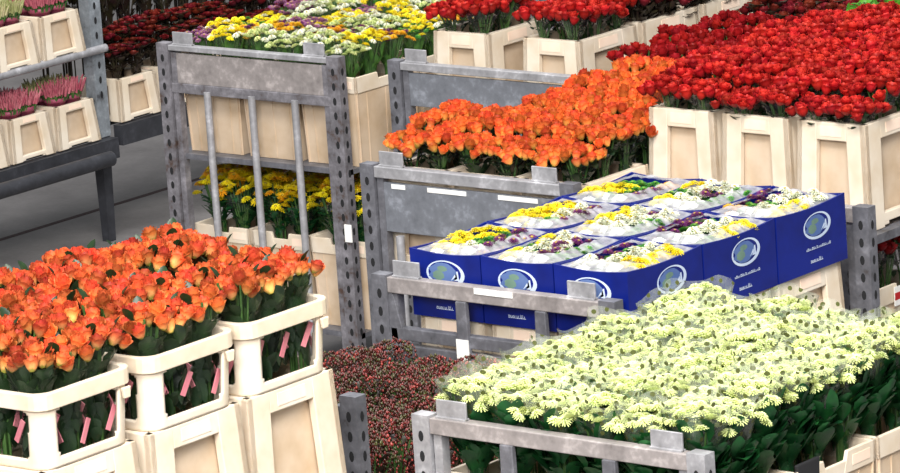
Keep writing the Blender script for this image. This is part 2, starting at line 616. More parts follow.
P_maroon = protos(2, lambda i: make_bunch('carnation_bunch', 'flower_head', B_maroon, 16, .55, .07,
    dict(Ht=.55, z_lo=.22, z_hi=.53, nleaf=120, L=.08, w=.036, R0=.045, R1=.075, nstem=8, mats=[M['leaf_maroon'], M['leaf_maroon']], up=.5),
    None, 800 + i * 7, dome=.02))
P_leafy = protos(2, lambda i: make_bunch('foliage_bunch', 'leaf', [], 0, .5, .066,
    dict(Ht=.5, z_lo=.25, z_hi=.46, nleaf=90, L=.08, w=.026, R0=.045, R1=.072, nstem=10, mats=[M['stem'], M['leaf_bright']], up=.6),
    None, 850 + i * 7))


def berry_bunch(seed):
    R = random.Random(seed)
    root = empty('berry_bunch')
    foliage_mesh(.52, .12, .5, 70, .055, .022, .05, .085, 10, seed + 3, .45, [M['stem'], M['leaf_maroon']], root)
    mb = MB()
    for k in range(900):
        a = R.uniform(0, 2 * PI)
        z = .53 - .36 * R.random() ** 1.7
        q = R.random() ** .4
        rad = (.055 + .05 * min(1, (.56 - z) / .1) * (1 if z > .44 else max(.5, 1 - (.44 - z) * 1.2))) * q
        c = Vector((rad * math.cos(a), rad * math.sin(a), z + (1 - q) * .03))
        s = R.uniform(.0032, .0058)
        up = [c + Vector((0, 0, s * 1.25)), c - Vector((0, 0, s * 1.1))]
        ring = [c + Vector((s * math.cos(b), s * math.sin(b), 0)) for b in (0, PI / 2, PI, 3 * PI / 2)]
        b0 = len(mb.v)
        mb.v += [tuple(p) for p in ring + up]
        for j in range(4):
            mb.f.append((b0 + j, b0 + (j + 1) % 4, b0 + 4)); mb.m.append(0); mb.sm.append(True)
            mb.f.append((b0 + (j + 1) % 4, b0 + j, b0 + 5)); mb.m.append(0); mb.sm.append(True)
    o = mb.build('berry_spray', M['berry'], root)
    o['kind'] = 'stuff'
    return root


P_berry = [Proto(berry_bunch(900 + i * 7)) for i in range(3)]
for o in BLOOM_SRC:
    bpy.data.objects.remove(o)


# ------------------------------------------------------------------ containers
def face_maps(tx, ty, bx, by, h):
    """four functions mapping (s in -1..1, t in 0..1, depth inwards) to a point of each side of a flared tub"""
    out = []
    for ax, sg in ((1, -1), (0, 1), (1, 1), (0, -1)):
        def fm(s, t, d, ax=ax, sg=sg):
            hx, hy = (bx + (tx - bx) * t) / 2, (by + (ty - by) * t) / 2
            if ax == 1:
                return Vector((s * hx * -sg, sg * (hy - d), h * t))
            return Vector((sg * (hx - d), s * hy * sg, h * t))
        out.append(fm)
    return out


def slab(mb, fm, s0, s1, t0, t1, d0, d1, m=0, s0t=None, s1t=None):
    s0t = s0 if s0t is None else s0t
    s1t = s1 if s1t is None else s1t
    mb.hexa([fm(s0, t0, d0), fm(s1, t0, d0), fm(s1, t0, d1), fm(s0, t0, d1), fm(s0t, t1, d0), fm(s1t, t1, d0), fm(s1t, t1, d1), fm(s0t, t1, d1)], m)


def plates(root, fms, t0, t1):
    for fm in fms:
        pl = MB()
        slab(pl, fm, -.32, .32, t0, t1, -.0012, .002)
        pl.build('label_plate', M['label_plate'], root)


def make_container(h=.36, tx=.27, ty=.36, bx=.298, by=.392, name='flower_container'):
    """wide-footed container: an outer frame round a recessed bucket"""
    root = empty(name)
    mb = MB()
    fms = face_maps(tx, ty, bx, by, h)
    for i, fm in enumerate(fms):
        e = .48 if i % 2 else .42
        slab(mb, fm, -1, -e - .06, .0, 1, 0, .024, 0, -1, -e)
        slab(mb, fm, e + .06, 1, .0, 1, 0, .024, 0, e, 1)
        slab(mb, fm, -e - .02, e + .02, .83, .999, 0.0005, .0235)
        slab(mb, fm, -e - .08, e + .08, .05, .14, 0.0005, .0235)
        slab(mb, fm, -e - .08, -e + .08, .02, .06, .001, .023)
        slab(mb, fm, e - .08, e + .08, .02, .06, .001, .023)
    fr = mb.build('frame', M['cream'], root, bevel=.0035)
    plates(fr, fms, .87, .965)
    bk = MB()
    w = .026
    L0 = [(sx * (tx / 2 - w), sy * (ty / 2 - w), h * .985) for sx, sy in ((-1, -1), (1, -1), (1, 1), (-1, 1))]
    L1 = [(sx * (bx / 2 - w - .012), sy * (by / 2 - w - .012), .016) for sx, sy in ((-1, -1), (1, -1), (1, 1), (-1, 1))]
    L2 = [(x - math.copysign(.004, x), y - math.copysign(.004, y), z) for x, y, z in L0]
    L3 = [(x - math.copysign(.004, x), y - math.copysign(.004, y), .021) for x, y, z in L1]
    bk.grid([L1, L0, L2, L3], 0, False, True)
    bk.poly(L1[::-1])
    bk.poly(L3)
    bk.build('bucket', M['tan'], root)
    return root


def make_bucket(h=.36, tx=.30, ty=.388, bx=.278, by=.362):
    """smooth-sided container with a deep rim band, notched in the middle of each side"""
    root = empty('flower_container')
    mb, rm = MB(), MB()
    fms = face_maps(tx, ty, bx, by, h)
    for i, fm in enumerate(fms):
        slab(mb, fm, -1, 1, 0.001, .86, .006, .010)
        slab(mb, fm, -.035, .035, .02, .8, .0035, .0065)
        for q in (-1, 1):
            slab(mb, fm, q * .62 - .02, q * .62 + .02, .02, .8, .0035, .0065)
        slab(rm, fm, -1, -.2, .82, 1, 0, .012, 0, -1, -.30)
        slab(rm, fm, .2, 1, .82, 1, 0, .012, 0, .30, 1)
        slab(rm, fm, -.205, .205, .82, .93, 0.0004, .0116, 0, -.264, .264)
    mb.box(-bx / 2 + .007, bx / 2 - .007, -by / 2 + .007, by / 2 - .007, .002, .020)
    mb.build('bucket', M['tan'], root)
    r_ = rm.build('rim', M['cream'], root, bevel=.0025)
    for fm in fms:
        pl = MB()
        slab(pl, fm, .42, .86, .87, .95, -.0012, .002)
        pl.build('label_plate', M['label_plate'], r_)
    return root


def make_collar():
    """open-windowed extension collar: rounded corner panels, a broad flat rim, a tab under the rim"""
    root = empty('container_collar')
    H, NS = .16, 2

    def ring(ox, oy, z, rc=.045):
        pts = []
        for cx, cy, a0 in ((1, 1, 0), (-1, 1, PI / 2), (-1, -1, PI), (1, -1, 3 * PI / 2)):
            for k in range(5):
                a = a0 + k / 4 * PI / 2
                pts.append(Vector((cx * (ox - rc) + rc * math.cos(a), cy * (oy - rc) + rc * math.sin(a), z)))
        out, flag = [], []
        for i in range(20):
            p, q = pts[i], pts[(i + 1) % 20]
            if i % 5 == 4:          # straight run, cut finely for the window
                for k in range(NS):
                    out.append(p.lerp(q, k / NS))
                    flag.append(k)
            else:
                out.append(p)
                flag.append(-1)
        return out, flag
    NS, NZ = 36, 24
    mb = MB()
    for i in range(NZ + 1):
        t = i / NZ
        o_, flag = ring(.136 + .010 * t, .164 + .006 * t, H * t)
        mb.v += [tuple(p) for p in o_]
    n_ = len(flag)
    for i in range(NZ):
        zc = H * (i + .5) / NZ
        for j in range(n_):
            f_ = flag[j]
            if f_ >= 0:
                run = .26 if (j // (NS + 4)) % 2 else .2
                u = abs((f_ + .5) / NS - .5) * run
                hu, z0, z1, rc = run / 2 - .012 + .006 * zc / H, .026, .157, .018
                if u < hu and z0 < zc < z1:
                    du, dz = max(0, u - (hu - rc)), max(0, abs(zc - (z0 + z1) / 2) - ((z1 - z0) / 2 - rc))
                    if du * du + dz * dz < rc * rc:
                        continue
            k = (j + 1) % n_
            mb.f.append((i * n_ + j, i * n_ + k, (i + 1) * n_ + k, (i + 1) * n_ + j))
            mb.m.append(0)
            mb.sm.append(True)
    wall = mb.build('wall_band', M['cream'], root)
    sd = wall.modifiers.new('thick', 'SOLIDIFY')
    sd.thickness = .009
    sd.offset = -1
    rm = MB()
    X, Y = .150, .176
    prof = [(X - .012, Y - .012, .160), (X + .001, Y + .001, .160), (X + .003, Y + .003, .162), (X + .004, Y + .004, .203), (X + .002, Y + .002, .206), (X - .010, Y - .010, .206), (X - .013, Y - .013, .203), (X - .012, Y - .012, .160)]
    rm.grid([ring(*p)[0] for p in prof], 0, False, True)
    rim = rm.build('rim', M['cream'], root, bevel=.0015)
    tb = MB()
    tb.hexa([(.148, .128, .125), (.158, .128, .125), (.158, .150, .125), (.148, .150, .125), (.148, .122, .155), (.158, .122, .155), (.158, .154, .155), (.148, .154, .155)])
    tb.build('rim_tab', M['cream'], rim, bevel=.003)
    return root


def make_crate():
    """lower, wide-footed plant crate seen on the racks"""
    return make_container(.20, .25, .25, .285, .285, 'plant_crate')


PC = Proto(make_container())
PCN = Proto(make_bucket())
PCOL = Proto(make_collar())
PCR = Proto(make_crate())


def container(x, y, z, label, group=None, notch=False, s=None):
    return (PCN if notch else PC).place((x, y, z + .001), 0, label, 'container', group, s)


# ------------------------------------------------------------------ trolleys
def post_mesh(mb, x, y, z0, z1, w=.06, d=.045, holes=True):
    mb.box(x - w / 2, x + w / 2, y - d / 2, y + d / 2, z0, z1, 0)
    if holes:
        z = z0 + .12
        while z < z1 - .05:
            for (cx, ww) in ((x, .009),):
                yy = y - d / 2 - .0006
                pts = [(cx + ww * math.cos(a), yy, z + .016 * math.sin(a)) for a in [2 * PI * k / 10 for k in range(10)]]
                mb.poly(pts, 1)
            xx = x + (w / 2 + .0006)
            pts = [(xx, y + .008 * math.cos(a), z + .016 * math.sin(a)) for a in [2 * PI * k / 10 for k in range(10)]]
            mb.poly(pts, 1)
            z += .058


def trolley(name_label, x, y, W=1.0, D=1.36, top=1.45, panel=None, bars=(), stubs=(), lugs=True, shelves=(.34,), mat='steel',
            low_bar=None, inner_post=True, rear_bar=True, front_bar=True, bar_h=.03, group=None, bar_mat='galv', post_top=None, rear_top=None, lip=.045):
    """x, y: front-left corner; parts: posts, bars, panel, lugs, shelves"""
    root = empty('flower_trolley', (x, y, 0), 0, name_label, 'trolley', group)
    pm = [M[mat], M['hole']]
    pt = top if post_top is None else post_top
    for px, py in ((.03, .0), (W - .03, .0), (.03, D), (W - .03, D)):
        mb = MB()
        ptp = rear_top if rear_top and py > 0 else pt
        post_mesh(mb, px, py, 0, ptp + .006)
        if inner_post:
            sx = px + (.05 if px < .5 else -.05)
            mb.box(sx - .014, sx + .014, py - .012, py + .02, .1, ptp - .03)
        mb.build('post', pm, root)
    if front_bar or rear_bar:
        for py in ([0] if front_bar else []) + ([D] if rear_bar else []):
            mb = MB()
            mb.box(.0601, W - .0601, py - .02, py + .02, top - bar_h, top)
            tb_ = mb.build('top_bar', M[bar_mat], root, bevel=.003)
            if py == 0:
                fbar = tb_
    if lugs:
        for lx in (.075, W - .19)[:2 if lugs is True else lugs]:
            mb = MB()
            mb.box(lx, lx + .105, -.004, .004, top - .01, top + .052)
            mb.box(lx, lx + .105, -.012, .012, top - .006, top + .006)
            mb.build('lug', M['galv'], fbar, bevel=.002)
    if panel:
        z0, z1, pmname = panel
        mb = MB()
        mb.box(.082, W - .082, -.010, .004, z0, z1)
        mb.build('end_panel', M[pmname], root, bevel=.002)
    if low_bar:
        for z in low_bar:
            mb = MB()
            mb.box(.0601, W - .0601, -.016, .016, z - .02, z + .02)
            mb.build('cross_bar', M[mat], root, bevel=.003)
    for bx, z0, z1, bw in bars:
        mb = MB()
        mb.tube((bx, -.02, z0), (bx, -.02, z1), bw / 2, 10)
        mb.build('upright_bar', M['galv'], root)
    for bx, z0, z1, bw in stubs:
        mb = MB()
        w2 = bw / 2
        mb.hexa([(bx - w2, -.026, z0), (bx + w2, -.026, z0), (bx + w2, -.008, z0), (bx - w2, -.008, z0),
                 (bx - w2 * .8, -.026, z1), (bx + w2 * .8, -.026, z1), (bx + w2 * .8, -.008, z1), (bx - w2 * .8, -.008, z1)])
        mb.build('stub_upright', M['steel'], root, bevel=.003)
    for z in shelves:
        mb = MB()
        mb.box(.005, W - .005, .024, D - .024, z - min(lip, .03), z)
        mb.box(.0, W, -.0, .022, z - lip, z + .004)
        mb.build('shelf_deck', M['steel'], root)
    return root


# T1: tall barred trolley, mixed chrysanthemums
T1 = (-3.90, 2.83)
t1 = trolley('tall rusty grey trolley with three upright bars, loaded with mixed chrysanthemums', *T1, panel=(1.295, 1.418, 'board'), bars=[(.255, .3, 1.27, .03), (.49, .3, 1.27, .03), (.715, .3, 1.27, .03)],
             low_bar=[1.275], shelves=(.34, 1.0), mat='steel_rust', W=.955, bar_h=.022, lip=.018)
mb = MB()
mb.box(.93, .965, -.028, -.0235, .72, .79)
o = mb.build('paper_tag', M['whitelabel'], [c for c in t1.children if c.name.startswith('post')][1])
o['label'] = 'white paper tag on the right post'
# T2: panelled trolley behind, red roses
T2 = (-2.72, 2.86)
t2 = trolley('grey trolley with a broad end panel carrying red rose containers', *T2, panel=(1.28, 1.41, 'panel'), shelves=(.34, .78, 1.19), W=1.0, lugs=1)
# T3: small orange roses
T3 = (-1.575, 1.32)
t3 = trolley('grey panelled trolley carrying small bright orange roses beside the blue boxes', *T3, panel=(1.22, 1.395, 'panel'), shelves=(.34, .72, 1.06), W=.935, bar_h=.04,
             bars=[(.16, .75, 1.21, .03)])
for sx, sw in ((.13, .06), (.29, .17), (.60, .17)):
    mb = MB()
    mb.box(sx, sx + sw, -.0125, -.0095, 1.375, 1.391)
    o = mb.build('label_holder', M['whitelabel'], [c for c in t3.children if c.name.startswith('end_panel')][0])
    o['label'] = 'pale label strip along the top of the panel'
# T4: blue boxes
T4 = (-.46, .04)
t4 = trolley('worn grey trolley stacked with nine blue flower boxes', *T4, stubs=[(.355, 1.13, 1.40, .05), (.665, 1.19, 1.40, .05)], low_bar=[1.27, 1.215], shelves=(.34, .93), W=.95, bar_h=.05, bar_mat='board', rear_bar=True)
mb = MB()
mb.box(.331, .379, -.0285, -.0255, 1.21, 1.28)
o = mb.build('paper_tag', M['whitelabel'], [c for c in t4.children if c.name.startswith('stub')][0])
o['label'] = 'white paper tag on a stub upright'
mb = MB()
mb.hexa([(.055, -.016, 1.12), (.105, -.016, 1.12), (.105, .004, 1.12), (.055, .004, 1.12), (.06, -.016, 1.40), (.075, -.016, 1.40), (.075, .004, 1.40), (.06, .004, 1.40)])
mb.hexa([(.105, -.0155, 1.12), (.15, -.0155, 1.12), (.15, .0035, 1.12), (.105, .0035, 1.12), (.062, -.0155, 1.395), (.078, -.0155, 1.395), (.078, .0035, 1.395), (.062, .0035, 1.395)])
mb.build('gusset', M['steel'], t4, bevel=.002)
mb = MB()
mb.box(.41, .56, -.0225, -.0195, 1.43, 1.448)
o = mb.build('sticker', M['whitelabel'], [c for c in t4.children if c.name.startswith('top_bar')][0])
o['label'] = 'white sticker strip on the top bar'
# T5: pale lime chrysanthemums
T5 = (.74, -1.23)
t5 = trolley('grey trolley in front, piled with pale lime chrysanthemums', *T5, stubs=[(.33, 1.05, 1.405, .055), (.68, 1.05, 1.405, .055)], shelves=(.34, .92), W=1.0, bar_h=.046, bar_mat='board', rear_bar=False, mat='galv', low_bar=[1.06])
# T6: red roses
T6 = (-.635, 1.62)
t6 = trolley('grey deck trolley under the big block of red roses', *T6, shelves=(.34, .71, 1.27), lugs=False, front_bar=False, rear_bar=False, post_top=1.24, W=.92)
# T7: berries
T7 = (-.50, -1.16)
t7 = trolley('grey trolley of red-brown berry sprays between the orange and lime flowers', *T7, D=1.12, shelves=(.34, .72), lugs=False, front_bar=False, rear_bar=False, W=.98, rear_top=1.1)
# T8: dark red roses behind the orange ones
T8 = (-1.74, 2.98)
t8 = trolley('grey trolley of dark red roses behind the small orange roses', *T8, shelves=(.34, .97), lugs=False, front_bar=False, rear_bar=False, post_top=1.3, W=.9, D=1.3)
# T9: back right
T9 = (-.80, 3.08)
t9 = trolley('grey trolley of bright greenery behind the red roses', *T9, shelves=(.34, 1.12), lugs=False, front_bar=False, rear_bar=False, post_top=1.05, W=.6, D=.7)
# TL: collared orange roses
TL = (-.36, -2.62)
tl = trolley('grey deck trolley under the collared containers of orange roses', *TL, shelves=(.34, .80, 1.26), lugs=False, front_bar=False, rear_bar=False, post_top=1.235, W=1.0, D=1.22)


# ------------------------------------------------------------------ filling the containers
def bunches(kinds, x, y, z, what, where, group, cat='flower bunch', rows=('front', 'middle', 'rear'), cols=('left', 'right'), cells=None, jit=.15, zs=(.96, 1.05), pitch=(.124, .118), top=None):
    """2 x 3 bunches standing in one container; cols run along x, rows along y"""
    for i in range(len(cols)):
        for j in range(len(rows)):
            if cells and (i, j) not in cells:
                continue
            p = kinds(i, j) if callable(kinds) else rnd.choice(kinds)
            w = what(i, j) if callable(what) else what
            px = x + (i - (len(cols) - 1) / 2) * pitch[0]
            py = y + (j - (len(rows) - 1) / 2) * pitch[1]
            s = rnd.uniform(*zs) * (top(px, py) if top else 1)
            p.place((px, py, z), rnd.choice((0, 1, 2, 3)) * PI / 2 + rnd.uniform(-jit, jit), f'{w}, {rows[j]} {cols[i]} {where}', cat, group, (1, 1, s))


# TL: three collared containers facing the aisle, a second column behind
for k, (yy, nm) in enumerate(((-2.425, 'leftmost'), (-2.015, 'middle'), (-1.625, 'rightmost'))):
    container(.50, yy, 1.26, f'cream container under the {nm} collar of orange roses, wide footed', 'containers under the orange roses')
    PCOL.place((.50, yy, 1.6225), 0, f'cream open-windowed collar around orange roses, {nm} of the three', 'container collar', 'collars around the orange roses')
    bunches(P_orange, .50, yy, 1.283, 'wrapped orange rose bunch', f'in the {nm} collared container', 'orange roses in collared containers', rows=('left', 'middle', 'right'), cols=('back', 'front'), pitch=(.126, .106), top=lambda x, y: .95 if x > .5 else .985, zs=(.98, 1.03))
    bunches(P_orange, .19, yy, 1.283, 'wrapped orange rose bunch', f'in the row behind the {nm} collared container', 'orange roses in the row behind the collars', rows=('left', 'middle', 'right'), cols=('back', 'front'), pitch=(.15, .118), zs=(.98, 1.05))

# T6: red roses, three containers in front, three rows deep
for c, (xx, nm) in enumerate(((-.52, 'left'), (-.212, 'middle'), (.096, 'right'))):
    for r, rn in enumerate(('front', 'second', 'back')):
        yy = 1.94 + r * .40
        if r == 0:
            container(xx, yy, 1.27, f'tall cream container of red roses above the blue boxes, {nm} of three', 'containers of the big red rose block')
        bunches(P_red, xx, yy, 1.293, 'red rose bunch', f'of the {rn} {nm} container of the big block', 'roses of the big red block', pitch=(.15, .132), zs=(.96, 1.05), top=lambda x, y: .875 if y < 1.84 else (.96 if y < 2.0 else 1))
container(.096, 1.94, .71, 'container of dark red roses on the lower deck beside the right trolley post', 'containers of the big red rose block', notch=True)
bunches(P_dark, .096, 1.94, .733, 'dark red rose bunch', 'in the lower deck container beside the right trolley post', 'dark red roses on the lower deck', zs=(.9, .95))
mb = MB()
mb.box(.2475, .2515, 1.86, 1.93, .995, 1.06)
mb.box(.2516, .2521, 1.86, 1.93, 1.015, 1.04, 1)
M['tagred'] = plastic('red_print', srgb(190, 30, 34), srgb(170, 24, 28), .5)
o = mb.build('price_tag', [M['whitelabel'], M['tagred']], None)
tag(o, 'red and white tag on the lower container rim at the right edge', 'tag')
# T8: darker red roses
for c, (xx, nm) in enumerate(((-1.60, 'left'), (-1.285, 'middle'), (-.97, 'right'))):
    for r, rn in enumerate(('front', 'second', 'back')):
        yy = 3.20 + r * .40
        if c == 2 and r > 0:
            continue
        if r == 2:
            container(xx, yy, 1.0, f'cream container of maroon carnations at the top edge behind the dark roses, {nm}', 'containers at the top edge')
            bunches(P_maroon, xx, yy, 1.023, 'maroon carnation bunch', f'of the {nm} tub behind the dark red roses', 'carnations behind the dark red roses', zs=(.95, 1.02))
            continue
        bunches(P_dark, xx, yy, .975, 'dark red rose bunch', f'of the {rn} {nm} tub behind the orange roses', 'dark red roses behind the orange ones', pitch=(.152, .132), zs=(1.02, 1.1))
# T3: small orange roses
for c, (xx, nm) in enumerate(((-1.385, 'left'), (-1.085, 'middle'), (-.79, 'right'))):
    for r, rn in enumerate(('front', 'second', 'back')):
        if c == 0 and r > 0:
            continue
        yy = 1.56 + r * .40
        if r == 0:
            container(xx, yy, 1.075, f'container of small orange roses behind the grey panel, {nm} of three', 'containers of small orange roses')
        bunches(P_orange2, xx, yy, 1.098, 'small orange rose bunch', f'of the {rn} {nm} tub', 'small orange roses on the panelled trolley', pitch=(.145 if c else .124, .13), zs=(.97, 1.05), top=lambda x, y: .965 if y < 1.5 else (1.03 if y < 1.72 else 1.10))
# T2: red roses and maroon carnations in the back containers
for (xx, yy, nm, ps, wt) in ((-2.47, 3.17, 'first', P_red, 'red rose bunch'), (-2.03, 3.17, 'second', P_red, 'red rose bunch'), (-2.03, 3.57, 'third', P_maroon, 'maroon carnation bunch'), (-2.03, 3.97, 'fourth', P_maroon, 'maroon carnation bunch')):
    container(xx, yy, 1.19, f'cream container at the top centre, {nm} from the left', 'containers at the top centre')
    bunches(ps, xx, yy, 1.213, wt, f'in the {nm} container at the top centre', 'flowers at the top centre', zs=(.93, 1.0) if ps is P_red else (.75, .85), pitch=(.146, .13))
for xx, nm in ((-2.48, 'left'), (-2.17, 'right')):
    container(xx, 3.08, .78, f'empty container behind the grey end panel of the back trolley, {nm} of two', 'empty containers behind the panel')
# T1 top: mixed chrysanthemums
keys = ['yellow', 'white', 'gold', 'cream_petal', 'mauve', 'yellow', 'greenbud', 'white', 'purple', 'cream_petal']
nice = {'yellow': 'yellow', 'white': 'white', 'gold': 'golden', 'cream_petal': 'cream', 'mauve': 'mauve', 'greenbud': 'green', 'purple': 'purple'}
for r, rn in enumerate(('front', 'second', 'third')):
    for c, (xx, nm) in enumerate(((-3.70, 'left'), (-3.385, 'middle'), (-3.08, 'right'))):
        yy = 3.08 + r * .40
        if r == 0 or c == 2:
            container(xx, yy, 1.0, f'container of mixed chrysanthemums on the barred trolley, {rn} row, {nm}', 'containers on the barred trolley', notch=True)
        ks = {}
        for i in range(2):
            for j in range(3):
                ks[i, j] = rnd.choice(keys)
        if r == 0:
            ks[0, 0] = ('mauve', 'cream_petal', 'cream_petal')[c]
            ks[1, 0] = ('yellow', 'cream_petal', 'cream_petal')[c]
            ks[0, 1] = ('yellow', 'gold', 'yellow')[c]
            ks[1, 1] = ('gold', 'white', 'yellow')[c]
        bunches(lambda i, j: MIX[ks[i, j]], xx, yy, 1.023, lambda i, j: f'{nice[ks[i, j]]} chrysanthemum bunch', f'of the {rn} {nm} container on the barred trolley', 'mixed chrysanthemums on the barred trolley', zs=(.93, 1.03), pitch=(.13, .125))
# T1 lower: yellow chrysanthemums
for c, (xx, nm) in enumerate(((-3.70, 'left'), (-3.385, 'middle'), (-3.08, 'right'))):
    container(xx, 3.08, .34, f'container of yellow chrysanthemums behind the upright bars, {nm} of three', 'containers behind the upright bars', notch=True)
    bunches(P_yel, xx, 3.08, .363, 'yellow chrysanthemum bunch', f'of the {nm} container behind the upright bars', 'yellow chrysanthemums behind the upright bars', zs=(.95, 1.03))
# T5: pale lime chrysanthemums
for c, (xx, nm) in enumerate(((.94, 'left'), (1.245, 'middle'), (1.55, 'right'))):
    for r, rn in enumerate(('front', 'second', 'back')):
        yy = -.995 + r * .40
        if r == 0 or c == 2:
            container(xx, yy, .92, f'container of lime chrysanthemums, {rn} row {nm}, notched rim', 'containers of lime chrysanthemums', notch=True)
        bunches(P_lime, xx, yy, .943, 'lime chrysanthemum bunch in dotted film', f'of the {rn} {nm} container', 'lime chrysanthemums', pitch=(.150, .134), zs=(.96, 1.04))
mb = MB()
mb.hexa([(1.690, -.765, 1.205), (1.705, -.765, 1.205), (1.705, -.685, 1.205), (1.690, -.685, 1.205), (1.688, -.78, 1.30), (1.700, -.78, 1.30), (1.700, -.67, 1.30), (1.688, -.67, 1.30)])
o = mb.build('rim_clip', M['hole'], None, bevel=.004)
tag(o, 'dark plastic clip hooked over the container rim under the lime chrysanthemums', 'clip')
# T7: berries
for i in range(6):
    for j in range(7):
        x, y = -.42 + i * .155, -1.02 + j * .15
        if i < 2 and j < 4:
            continue
        P_berry[(i + j) % 3].place((x + rnd.uniform(-.02, .02), y + rnd.uniform(-.02, .02), .722), rnd.uniform(0, 6.28),
            f'berry spray bunch, row {["one","two","three","four","five","six","seven"][j]} from the front, {["first","second","third","fourth","fifth","sixth"][i]} from the left', 'flower bunch', 'red-brown berry sprays', (1, 1, rnd.uniform(.96, 1.06)))


# ------------------------------------------------------------------ blue boxes
def make_box():
    root = empty('flower_box')
    W, D, H, t = .279, .382, .215, .006
    mb = MB()
    mb.box(-W / 2, W / 2, -D / 2, D / 2, 0, .006)
    # walls with a gently dipping top edge
    def wall(p0, p1, inward):
        rows_o, rows_i = [], []
        n_ = 8
        for k in range(n_ + 1):
            u = k / n_
            dip = .010 * math.sin(PI * u)
            x, y = p0[0] + (p1[0] - p0[0]) * u, p0[1] + (p1[1] - p0[1]) * u
            rows_o.append([(x, y, 0.006), (x, y, H - dip), (x + inward[0] * t, y + inward[1] * t, H - dip), (x + inward[0] * t, y + inward[1] * t, .006)])
        mb.grid(rows_o, 0, False)
    a, b = W / 2, D / 2
    wall((-a, -b), (a, -b), (0, 1))
    wall((a, -b), (a, b), (-1, 0))
    wall((a, b), (-a, b), (0, -1))
    wall((-a, b), (-a, -b), (1, 0))
    carton = mb.build('carton', M['blue'], root)
    # printed oval emblem and two lines of small lettering on the two long-seen sides
    def side(fm, w):
        lg = MB()
        c = (.03 * w, H - .072)
        ex, ez = .076, .043
        def P(u, v, lift):
            return fm(c[0] + u, c[1] + v, lift)
        n_ = 28
        ring_o = [(ex * math.cos(2 * PI * k / n_), ez * math.sin(2 * PI * k / n_)) for k in range(n_)]
        thick = [.85 + .07 * math.cos(2 * PI * k / n_ - 2.2) for k in range(n_)]
        for k in range(n_):
            k2 = (k + 1) % n_
            o0, o1 = ring_o[k], ring_o[k2]
            lg.poly([P(o0[0], o0[1], .0008), P(o1[0], o1[1], .0008), P(o1[0] * thick[k2], o1[1] * thick[k2], .0008), P(o0[0] * thick[k], o0[1] * thick[k], .0008)], 0)
        # globe: grey-blue disc on the left, green land, white gull shape and mast
        for r, cu, cv, m, q in ((.72, -.010, .002, 1, 1.0), (.33, -.028, -.006, 2, .9), (.2, -.012, .016, 2, 1.3), (.16, .000, -.012, 0, 1.8)):
            lg.poly([P(cu + ex * r * q * math.cos(2 * PI * k / 16) * (1 + .15 * math.sin(3 * k)), cv + ez * r * 1.1 * math.sin(2 * PI * k / 16), .0010 + .0002 * m + .0001 * (q > 1.2)) for k in range(16)], m)
        lg.poly([P(.032, -.018, .0012), P(.054, -.018, .0012), P(.050, .012, .0012), P(.045, .012, .0012)], 0)
        lg.poly([P(.020, -.020, .0013), P(.040, -.006, .0013), P(.038, .002, .0013)], 0)
        lg.build('emblem', [M['logo_white'], M['logo_grey'], M['logo_green']], carton)
        for v0, wid, hgt, off, seed in ((H - .145, .13, .009, .03 * w, 3), (.028, .068, .013, .03 * w - .01, 5)):
            tx = MB()
            R = random.Random(seed)
            u = off - wid / 2
            while u < off + wid / 2:
                g = R.uniform(.004, .0075)
                hh = hgt * R.choice((.7, .7, .75, 1.0))
                for q0, q1, r0, r1 in ((0, .28, 0, 1), (.28, 1, .0, .22), (.72, 1, .22, .9), (.28, .72, .72, .95))[:R.choice((2, 3, 4))]:
                    tx.poly([fm(u + g * q0, v0 + hh * r0, .0009), fm(u + g * q1, v0 + hh * r0, .0009), fm(u + g * q1, v0 + hh * r1, .0009), fm(u + g * q0, v0 + hh * r1, .0009)])
                u += g + .0018
            o_ = tx.build('lettering', M['logo_white'], carton)
            o_['label'] = 'small white printed lettering'
    side(lambda u, v, l: Vector((u, -b - l, v)), 0)
    side(lambda u, v, l: Vector((a + l, u, v)), 1)
    # crumpled milky film over the flowers' margins
    fl = MB()
    R = random.Random(77)
    rows = []
    nx, ny = 13, 17
    for j in range(ny):
        row = []
        for i in range(nx):
            x = -a + .008 + (W - .016) * i / (nx - 1)
            y = -b + .008 + (D - .016) * j / (ny - 1)
            e = min(i, nx - 1 - i, (j), (ny - 1 - j))
            z = H - .014 + .010 * min(e, 2) + R.uniform(-.005, .006)
            row.append((x, y, z))
        rows.append(row)
    for j in range(ny - 1):
        for i in range(nx - 1):
            inside = 2 <= i <= nx - 4 and 3 <= j <= ny - 5
            if not inside:
                fl.poly([rows[j][i], rows[j][i + 1], rows[j + 1][i + 1], rows[j + 1][i]], 0, True)
    o_ = fl.build('film_liner', M['film_milky'], root)
    o_['label'] = 'milky crumpled film folded over the box edges'
    return root


